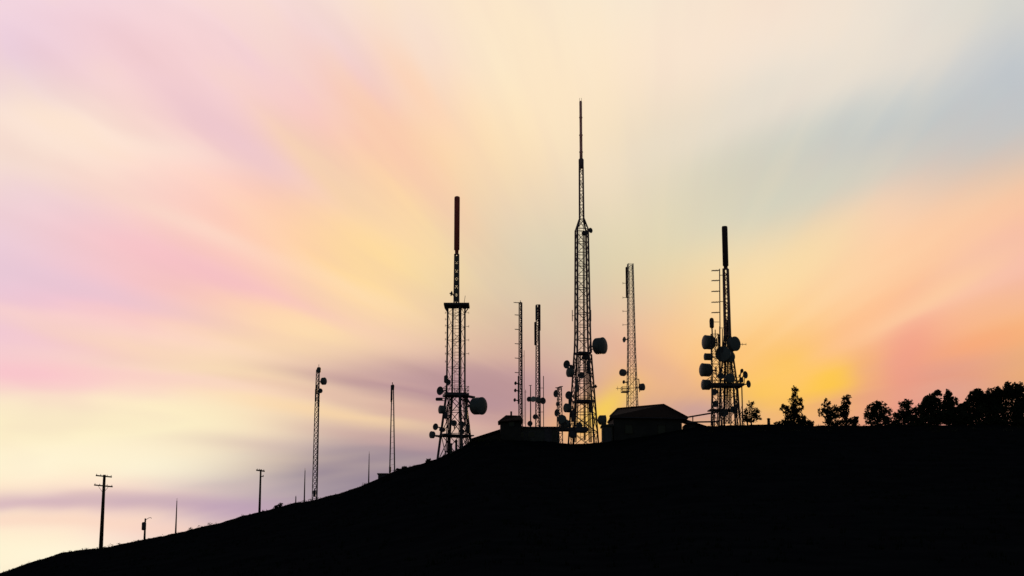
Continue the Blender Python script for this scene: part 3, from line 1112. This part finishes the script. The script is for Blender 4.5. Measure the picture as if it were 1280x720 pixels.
def plain_poles():
    data = [
        ('utility_pole', 219.5, 667.5, 622.5, .12, .05, 'plain tapered pole without crossarms standing alone left of the crossarm pole', 'pole'),
        ('utility_pole', 380.3, 628.5, 585, .10, .05, 'thin bare pole just left of the slender slope mast', 'pole'),
        ('utility_pole', 369.6, 631, 619.5, .10, .06, 'very short bare post, lowest of the poles left of the slope mast', 'post'),
        ('utility_pole', 460.8, 606, 564, .10, .04, 'thin tapered pole left of the small shed', 'pole'),
    ]
    for name, px, py, pt, r0, r1, lab, cat in data:
        S = Site(name, px, py, 200, lab, cat, sink=.4)
        MB().bar((0, 0, 0), (0, 0, S.z(pt) * .93), r0, r1, 8).build('pole', 'wood', S.root, True)
        MB().bar((0, 0, S.z(pt) * .93), (0, 0, S.z(pt)), r1 * .6, r1 * .4, 6).build('tip', 'steel', S.root)
    S = Site('utility_pole', 324.3, 641, 200, 'utility pole with one short crossarm seen nearly end-on, middle of the slope', 'utility pole', sink=.5)
    r, s, z = S.root, S.s, S.z
    MB().bar((0, 0, 0), (0, 0, z(587)), .16, .11, 10).build('pole', 'wood', r, True)
    M_ = Matrix.Rotation(R(68), 3, 'Z')
    o = MB().box((0, -.2, z(588.5)), (1.9, .14, .16), M_).build('crossarm', 'wood', r)
    ins = MB()
    for k in (-.42, -.15, .15, .42):
        ins.lathe([(.02, 0), (.02, .03), (.05, .04), (.05, .08), (.03, .1), (.04, .13), (.01, .15)], 8, None, Vector((0, -.2, z(588.5) + .07)) + M_ @ Vector((k * 1.9, 0, 0)))
    ins.build('insulator', 'ceramic', o)
    m = MB()
    m.bar(S.P(325, 596), S.P(329.3, 595.2), .06, n=5)
    m.bar(S.P(329, 596.3), S.P(329, 593.8), .05, n=5)
    m.build('bracket', 'steel', r)
    S = Site('marker_post', 961, 532, 200, 'small wooden post alone on the crest between the sparse tree and the tall narrow tree', 'post', sink=.3)
    MB().bar((0, 0, 0), (0, 0, S.z(524.5)), .22, .18, 8).build('post', 'wood', S.root)
    MB().lathe([(.19, 0), (.24, .05), (.24, .12), (.05, .2)], 8, None, (0, 0, S.z(524.5))).build('cap', 'wood', S.root)


plain_poles()


def fence_posts():
    proto = None
    for k, (px, py, h, lab) in enumerate(((563.8, 566, .95, 'lowest of three stubby posts under the left big tower'),
                                          (570.3, 562.5, 1.05, 'middle one of three stubby posts under the left big tower'),
                                          (576.8, 559, 1.15, 'highest of three stubby posts under the left big tower'))):
        b = at(px, py, 197.5)
        b.z = terrain(b.x, b.y) - .1
        if proto is None:
            m = MB().bar((0, 0, 0), (0, 0, 1.0), .17, .15, 8)
            m.lathe([(.17, 0), (.20, .04), (.12, .16), (.02, .22)], 8, None, (0, 0, 1.0))
            o = proto = m.build('fence_post', 'concrete')
        else:
            o = proto.copy()
            COL.objects.link(o)
        o.location = b
        o.scale = (1, 1, h * 1.25)
        tag(o, lab, 'post', 'stubby posts under the left big tower')


fence_posts()


# ------------------------------------------------------------------ buildings
def prism(root, name, m, foot, z0, z1):
    n = len(foot)
    vs = [(x, y, z0) for x, y in foot] + [(x, y, z1) for x, y in foot]
    fs = [(i, (i + 1) % n, n + (i + 1) % n, n + i) for i in range(n)] + [tuple(range(n - 1, -1, -1)), tuple(range(n, 2 * n))]
    return MB().add(vs, fs).build(name, m, root)


def house():
    S = Site('house', 812, 552, 200, 'low house with sloping tiled roof peaking right of centre on the hilltop', 'house', sink=1.0)
    r, s, z = S.root, S.s, S.z
    # footprint: front wall to the camera
    x0, x1 = S.P(767, 530).x, S.P(853, 530).x
    ze = z(523)
    D = 7.0
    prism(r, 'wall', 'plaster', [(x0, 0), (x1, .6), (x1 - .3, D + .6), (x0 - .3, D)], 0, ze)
    # roof: eaves out over the walls, ridge running back to the left
    fl = S.P(762.5, 520.5, -.5); fr = S.P(860, 522.0, .2)
    rl = S.P(772, 511, 3.8); rr = S.P(829.5, 505.8, 3.2)
    bl = Vector((fl.x + .2, D + .6, fl.z + .1)); br = Vector((fr.x - .2, D + 1.2, fr.z + .1))
    t = Vector((0, 0, -.16))
    top = [fl, fr, br, bl, rl, rr]
    vs = top + [p + t for p in top]
    fs = [(0, 1, 5, 4), (1, 2, 5), (2, 3, 4, 5), (3, 0, 4)]
    fs += [tuple(i + 6 for i in reversed(f)) for f in fs]
    fs += [(0, 6, 7, 1), (1, 7, 8, 2), (2, 8, 9, 3), (3, 9, 6, 0)]
    roof = MB().add(vs, fs).build('roof', 'tile', r)
    m = MB()
    for a, b in ((rl, rr), (rl, fl), (rr, fr), (rr, br), (rl, bl)):
        m.bar(a + Vector((0, 0, .02)), b + Vector((0, 0, .02)), .11, n=8)
    m.build('ridge_tiles', 'tile', roof)
    MB().bar(fl + Vector((.1, -.05, -.12)), fr + Vector((-.1, -.05, -.12)), .07, n=8).build('gutter', 'dark', roof)
    wx = x1 - x0
    for k in (.22, .70):
        px = x0 + wx * k
        py = .6 * k
        f = MB()
        zc = ze - 1.35
        for dx, dz, w, h in ((-.5, 0, .09, 1.1), (.5, 0, .09, 1.1), (0, .55, 1.09, .09), (0, -.57, 1.2, .1)):
            f.box((px + dx, py - .03, zc + dz), (w, .12, h))
        o = f.build('window', 'wood', r)
        MB().box((px, py + .0, zc), (.92, .06, 1.02)).build('pane', 'glass', o)
    # lower lean-to to the right
    S3 = Site('lean_to', 866, 536, 200.5, 'low lean-to shed against the right end of the tiled house', 'shed', sink=.5)
    p = [S3.P(855.5, 522.5), S3.P(872, 528.5)]
    prism(S3.root, 'wall', 'plaster', [(S3.P(857, 530).x, 1.0), (S3.P(870, 530).x, 1.0), (S3.P(870, 530).x, 4.0), (S3.P(857, 530).x, 4.0)], 0, p[1].z - .1)
    a, b = p
    b = S3.P(886, 532.2)
    v = [a + Vector((0, .7, 0)), b + Vector((0, .7, 0)), b + Vector((0, 4.4, 0)), a + Vector((0, 4.4, 0))]
    d = Vector((0, 0, -.14))
    MB().add(v + [q + d for q in v], [(0, 1, 2, 3), (7, 6, 5, 4), (0, 4, 5, 1), (1, 5, 6, 2), (2, 6, 7, 3), (3, 7, 4, 0)]).build('roof', 'tile', S3.root)
    # flat-roofed annex on the left
    S4 = Site('annex', 758, 556, 199.5, 'small flat-roofed block between the tallest tower and the tiled house', 'outbuilding', sink=.8)
    xa, xb = S4.P(753.5, 540).x, S4.P(765.5, 540).x
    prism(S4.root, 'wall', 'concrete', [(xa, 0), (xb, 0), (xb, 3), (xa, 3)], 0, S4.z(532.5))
    MB().box(((xa + xb) / 2, 1.5, S4.z(531.5)), (xb - xa + .3, 3.4, .2)).build('roof_slab', 'concrete', S4.root)
    MB().box(((xa + xb) / 2, -.03, S4.z(532.5) - 1.25), (.8, .08, 1.9)).build('door', 'dark', S4.root)


house()


def equipment_building():
    S = Site('equipment_building', 672, 552, 200.5, 'long low building below the thin masts, flat-roofed with a sloping left wing', 'building', sink=1.2)
    r, s, z = S.root, S.s, S.z
    xa, xb = S.P(630, 545).x, S.P(699, 545).x
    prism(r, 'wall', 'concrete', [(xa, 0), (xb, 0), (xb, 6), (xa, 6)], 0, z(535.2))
    MB().box(((xa + xb) / 2, 3.0, z(534.4)), (xb - xa + .35, 6.4, .2)).build('roof_slab', 'concrete', r)
    m = MB()
    for k in range(5):
        x = xa + (xb - xa) * (.2 + .15 * k)
        MB().box((x, 1.2, z(535) + .12), (.3, .3, .3 + .1 * (k % 2))).build('roof_vent', 'dark', r)
    MB().box((xb - 1.4, -.03, 1.9), (.95, .08, 2.0)).build('door', 'dark', r)
    for k in (.3, .5):
        o = MB().box((xa + (xb - xa) * k, -.02, 2.1), (1.0, .09, .8)).build('window', 'dark', r)
        MB().box((xa + (xb - xa) * k, -.05, 2.1), (.84, .08, .64)).build('pane', 'glass', o)
    # wing under a long sloping roof
    W0, W1 = S.P(587.5, 548.5, .2), S.P(629.5, 535.0, .2)
    prism(r, 'wall', 'plaster', [(W0.x + .7, .5), (xa, .5), (xa, 5.5), (W0.x + .7, 5.5)], 0, S.P(594, 547.5).z)
    v = [W0, W1, W1 + Vector((0, 5.8, 0)), W0 + Vector((0, 5.8, 0))]
    d = Vector((0, 0, -.18))
    MB().add(v + [q + d for q in v], [(0, 1, 2, 3), (7, 6, 5, 4), (0, 4, 5, 1), (1, 5, 6, 2), (2, 6, 7, 3), (3, 7, 4, 0)]).build('roof', 'tile', r)
    g = [(W0.x + .9, W0.z - .22), (xa - .01, W1.z - .40), (xa - .01, S.P(594, 547.5).z - .05), (W0.x + .9, S.P(594, 547.5).z - .05)]
    vs = [(x, y, zz) for y in (.52, 5.4) for x, zz in g]
    MB().add(vs, [(0, 1, 2, 3), (7, 6, 5, 4), (0, 4, 5, 1), (1, 5, 6, 2), (2, 6, 7, 3), (3, 7, 4, 0)]).build('gable', 'plaster', r)
    # hut with hipped roof
    S2 = Site('hut', 638.5, 541, 199, 'small square hut with overhanging hipped roof and stub chimney, beside the flat-roofed building', 'hut', sink=1.0)
    r, z = S2.root, S2.z
    w = 25 * s
    prism(r, 'wall', 'plaster', [(-w / 2, 0), (w / 2, .2), (w / 2 - .1, w + .2), (-w / 2 - .1, w)], 0, z(526.4))
    e = S2.P(622.3, 526.6, -.4); e2 = S2.P(654, 524.2, -.4)
    ap = S2.P(632.5, 518.9, w / 2); ap2 = S2.P(650.5, 519.4, w / 2)
    b1 = Vector((e.x, w + .5, e.z)); b2 = Vector((e2.x, w + .5, e2.z))
    d = Vector((0, 0, -.14))
    top = [e, e2, b2, b1, ap, ap2]
    fs = [(0, 1, 5, 4), (1, 2, 5), (2, 3, 4, 5), (3, 0, 4)]
    fs += [tuple(i + 6 for i in reversed(f)) for f in fs] + [(0, 6, 7, 1), (1, 7, 8, 2), (2, 8, 9, 3), (3, 9, 6, 0)]
    roof = MB().add(top + [p + d for p in top], fs).build('roof', 'tile', r)
    MB().box(S2.P(639, 517.0, w / 2), (.24, .24, .55)).build('chimney', 'concrete', roof)
    o = MB().box((.1, .04, z(530)), (.7, .12, .6)).build('window', 'dark', r)
    MB().box((.1, .0, z(530)), (.56, .1, .46)).build('pane', 'glass', o)


equipment_building()


def small_shed():
    S = Site('shed', 478.5, 600, 199.5, 'small flat-roofed shed dug into the slope at the foot of the two-legged mast', 'shed', sink=.6)
    r, s, z = S.root, S.s, S.z
    w = 12 * s
    prism(r, 'wall', 'concrete', [(-w / 2, 0), (w / 2, 0), (w / 2, 1.6), (-w / 2, 1.6)], 0, z(592.8))
    MB().box((0, .8, z(592.2)), (w + .22, 1.9, .13)).build('roof', 'concrete', r)
    MB().box((.1, -.03, z(597)), (.5, .07, .75)).build('door', 'dark', r)


small_shed()


def cable_bridge():
    S = Site('cable_bridge', 877, 533, 201.5, 'open cable bridge of two long beams running from the house to the crowded right-hand tower', 'cable bridge', sink=.2)
    r = S.root
    for a, b in (((852, 522.8), (899, 514.8)), ((858, 527.8), (899, 527.0))):
        for dy, nm in ((-.3, 'beam'), (.5, 'beam')):
            MB().bar(S.P(*a, dy), S.P(*b, dy), .13, n=4).build(nm, 'dark', r)
    m = MB()
    for k in range(9):
        t = k / 8
        for a, b in (((852, 522.8), (899, 514.8)),):
            p = S.P(*a, -.3).lerp(S.P(*b, -.3), t)
            q = S.P(*a, .5).lerp(S.P(*b, .5), t)
            MB().bar(p, q, .05, n=4).build('rung', 'dark', r)
    for px in (866, 893):
        MB().bar(S.P(px, 534, .1), S.P(px, 521 if px < 880 else 515.5, .1), .07, n=6).build('support_post', 'dark', r)


cable_bridge()


# ------------------------------------------------------------------ trees and bushes
def leaf_cloud(rnd, lobes, n, size):
    """leaf clumps scattered through lobes [(centre, (rx, ry, rz))], denser towards the twigs"""
    m = MB()
    vol = [a[0] * a[1] * a[2] for _, a in lobes]
    tot = sum(v ** .8 for v in vol)
    for (c, a), v in zip(lobes, vol):
        for _ in range(int(n * v ** .8 / tot)):
            d = Vector((rnd.gauss(0, 1), rnd.gauss(0, 1), rnd.gauss(0, 1))).normalized()
            rr = rnd.random() ** .45
            p = Vector(c) + Vector((d.x * a[0], d.y * a[1], d.z * a[2])) * rr
            if mnoise.noise(p * 1.7 + Vector((31, 7, 3))) < -.16:
                continue
            s = size * rnd.uniform(.5, 1.3)
            e1 = Vector((rnd.gauss(0, 1), rnd.gauss(0, 1), rnd.gauss(0, .7))).normalized()
            e2 = e1.cross(Vector((rnd.gauss(0, 1), rnd.gauss(0, 1), rnd.gauss(0, 1)))).normalized()
            m.add([p - e1 * s, p + e2 * s * .5, p + e1 * s, p - e2 * s * .5], [(0, 1, 2, 3)])
    return m


def tree(px, base, Y, lobes_px, label, n=2600, size=.17, cat='tree', name='tree', leaf='leaf', seed=1, stems=1, group='trees along the crest'):
    """lobes_px: [(px, py, rx_px, ry_px)] crown lobes as seen"""
    rnd = random.Random(seed)
    S = Site(name, px, base, Y, label, cat, group, sink=.5)
    s = S.s
    lobes = []
    for lx, ly, rx, ry in lobes_px:
        c = S.P(lx, ly, rnd.uniform(-.6, .6))
        # break each lobe into smaller, uneven clumps
        lobes.append((c, (rx * s * .8, rx * s * .75, ry * s * .8)))
        for _ in range(6):
            a = rnd.uniform(0, 6.28)
            k = rnd.uniform(.45, .9)
            q = c + Vector((math.cos(a) * rx * s * k, rnd.uniform(-.7, .7) * rx * s, math.sin(a) * ry * s * k))
            f = rnd.uniform(.28, .5)
            lobes.append((q, (rx * s * f, rx * s * f, ry * s * f)))
    m = MB()
    ends = [c for c, a in lobes]
    for k in range(stems):
        b = Vector(((k - (stems - 1) / 2) * .5, 0, 0))
        fork = b + Vector((rnd.uniform(-.15, .15), rnd.uniform(-.15, .15), max(.8, S.z(lobes_px[0][1]) * .45)))
        m.bar(b, fork, .15, .10, 8)
        for e in ends[k::stems]:
            mid = fork.lerp(e, .5) + Vector((rnd.uniform(-.2, .2), rnd.uniform(-.2, .2), .1))
            m.bar(fork, mid, .06, .04, 5)
            m.bar(mid, e, .04, .018, 5)
            for _ in range(3):
                q = lobes[ends.index(e)][1][2] * .55
                t = e + Vector((rnd.gauss(0, q), rnd.gauss(0, q), rnd.gauss(.2, .8) * q))
                m.bar(e, t, .02, .008, 4)
    m.build('trunk', 'bark', S.root)
    leaf_cloud(rnd, lobes, n, size).build('crown', leaf, S.root)
    return S


def trees():
    T = tree
    T(938, 533, 204, [(938, 517, 11, 12), (931, 521, 6, 7), (946, 519, 6, 8)], 'sparse small tree with see-through crown at the right foot of the crowded tower', n=1500, size=.15, seed=3, leaf='leaf', stems=2)
    T(991, 534, 203, [(991, 519, 15, 13), (994, 501, 8, 10), (994, 488, 4.5, 6), (981, 511, 6, 6)], 'tall narrow-topped tree, first dark one right of the small crest post', n=3000, seed=5)
    T(1013, 534, 202, [(1011, 529, 9, 5), (1005, 524, 5, 5)], 'low bush at the right foot of the narrow-topped tree', n=800, cat='bush', name='bush', seed=6, group='bushes along the crest')
    T(1037, 534, 203, [(1037, 517, 13, 10), (1034, 505, 6, 6), (1028, 513, 6, 6)], 'open-crowned tree left of pair, under the yellow sunset glow', n=1900, seed=7)
    T(1057, 534, 205, [(1056, 513, 8, 12), (1058, 501, 6, 7), (1052, 520, 6, 6)], 'taller slim tree, right of the open-crowned pair', n=1500, seed=8)
    T(1070, 534, 202, [(1068, 526, 8, 7)], 'rounded bush sloping down from the slim tree of the pair', n=900, cat='bush', name='bush', seed=9, group='bushes along the crest')
    T(1098, 534, 204, [(1098, 516, 16, 13), (1100, 506, 9, 7), (1087, 522, 9, 9), (1109, 521, 9, 10)], 'broad rounded tree standing alone between the pair and the dense right-hand row', n=3600, seed=10)
    T(1132, 534, 204, [(1132, 516, 14, 14), (1133, 504, 8, 7), (1143, 520, 9, 10), (1123, 522, 9, 9)], 'dome-shaped tree just left of the dense right-hand row', n=4000, seed=11)
    T(1168, 534, 205, [(1168, 512, 17, 20), (1168, 497, 11, 9), (1157, 516, 11, 14)], 'dense tree with twin bumps beginning the right-hand row', n=7000, size=.19, seed=12)
    T(1187, 534, 204, [(1187, 512, 12, 18), (1185, 498, 7, 9), (1195, 516, 10, 12)], 'narrow dense tree tucked behind the first of the right-hand row', n=5000, size=.19, seed=13)
    T(1207, 534, 203, [(1206, 518, 13, 14), (1203, 511, 8, 8)], 'lower dip of foliage, the shortest tree in the right-hand row', n=4200, size=.19, seed=14)
    T(1222, 534, 204, [(1222, 510, 17, 22), (1219, 496, 11, 9), (1230, 500, 10, 10)], 'dense tree with flat top right of the dip in the row', n=8000, size=.19, seed=15)
    T(1247, 534, 205, [(1247, 509, 17, 23), (1249, 494, 10, 9), (1240, 499, 10, 10)], 'dense tree second from the right picture edge', n=8000, size=.19, seed=16)
    T(1271, 534, 204, [(1270, 506, 17, 25), (1266, 489, 10, 10), (1280, 496, 11, 11)], 'tallest dense tree of the right-hand row, cut by the picture edge', n=8500, size=.19, seed=17)
    T(1300, 534, 205, [(1300, 508, 18, 24), (1302, 494, 11, 10)], 'dense tree beyond the right end of the row', n=5000, size=.19, seed=18)
    T(1333, 534, 204, [(1333, 510, 17, 20), (1330, 496, 9, 9)], 'dense tree far right, outside the row', n=2600, seed=19)
    B = dict(cat='bush', name='bush', group='bushes on the slope')
    T(350, 634.5, 199.5, [(350.5, 631, 3.2, 3.2), (344.5, 633.5, 3.0, 2.0)], 'tiny ragged bush on the slope right of the single-crossarm pole', n=300, size=.11, seed=21, **B)
    T(502, 590, 199.5, [(503, 588, 8, 4.5), (497, 590, 6, 3.5)], 'low rounded bush right of the small shed', n=900, size=.13, seed=22, **B)
    T(535.5, 578, 198.5, [(535.5, 575.5, 3.2, 3.6)], 'tiny round bush at the left foot of the left big tower', n=300, size=.11, seed=23, **B)
    T(589, 556, 198.5, [(588, 554, 6, 3.2), (600, 551, 7, 2.6)], 'low scrub at the right foot of the left big tower', n=900, size=.13, seed=24, **B)
    U = dict(cat='bush', name='bush', group='undergrowth along the crest')
    T(981, 535, 201.5, [(980, 529, 10, 5), (1000, 529, 8, 5)], 'undergrowth bush around the foot of the narrow-topped tree', n=1000, seed=30, **U)
    T(1046, 535, 201.5, [(1040, 529, 12, 5), (1056, 528, 10, 6)], 'undergrowth bush around the feet of the pair of slim trees', n=1000, seed=29, **U)
    T(1100, 535, 201.5, [(1094, 530, 14, 4), (1114, 529, 12, 5)], 'undergrowth bush around the foot of the broad rounded tree', n=1000, seed=28, **U)
    T(1138, 535, 201.5, [(1132, 529, 14, 6), (1148, 527, 10, 7)], 'undergrowth bush around the foot of the dome-shaped tree', n=1300, seed=27, **U)
    T(1162, 535, 201.5, [(1160, 526, 14, 9), (1174, 524, 12, 10)], 'undergrowth bush at the left end of the dense right-hand row', n=2200, seed=31, **U)
    T(1200, 535, 201.5, [(1198, 525, 14, 9), (1184, 524, 12, 10), (1210, 524, 10, 10)], 'undergrowth bush below the dip in the dense right-hand row', n=4200, seed=32, **U)
    T(1240, 535, 201.5, [(1228, 521, 14, 13), (1244, 520, 14, 14), (1235, 530, 18, 5)], 'undergrowth bush below the flat-topped tree near the right edge', n=3000, seed=33, **U)
    T(1152, 535, 200.8, [(1150, 531, 12, 4), (1120, 532, 10, 3)], 'undergrowth bush in the gap between the dome-shaped tree and the dense row', n=2000, seed=35, **U)
    T(1283, 535, 200.8, [(1272, 529, 16, 6), (1250, 530, 12, 5)], 'lowest undergrowth bush in front at the right picture edge', n=3600, seed=36, **U)
    T(1270, 535, 201.5, [(1262, 520, 14, 14), (1278, 518, 14, 15)], 'undergrowth bush at the right picture edge, below the tallest tree', n=3000, seed=34, **U)


def build_scrub():
    rnd = random.Random(77)
    lobes = []
    for _ in range(420):
        u = rnd.uniform(-.36, .36)
        y = YR + rnd.uniform(-10, 3)
        x = u * y
        if mnoise.noise((x * .11, y * .05, 21.0)) < .02:
            continue
        h = rnd.uniform(.08, .26)
        lobes.append((Vector((x, y, terrain(x, y) + h * .4)), (h * rnd.uniform(1.2, 2.4), h * 1.6, h)))
    o = leaf_cloud(rnd, lobes, 9000, .07).build('scrub', 'leaf2')
    tag(o, 'low ragged scrub scattered along the hill crest', 'scrub', kind='stuff')


trees()
build_scrub()
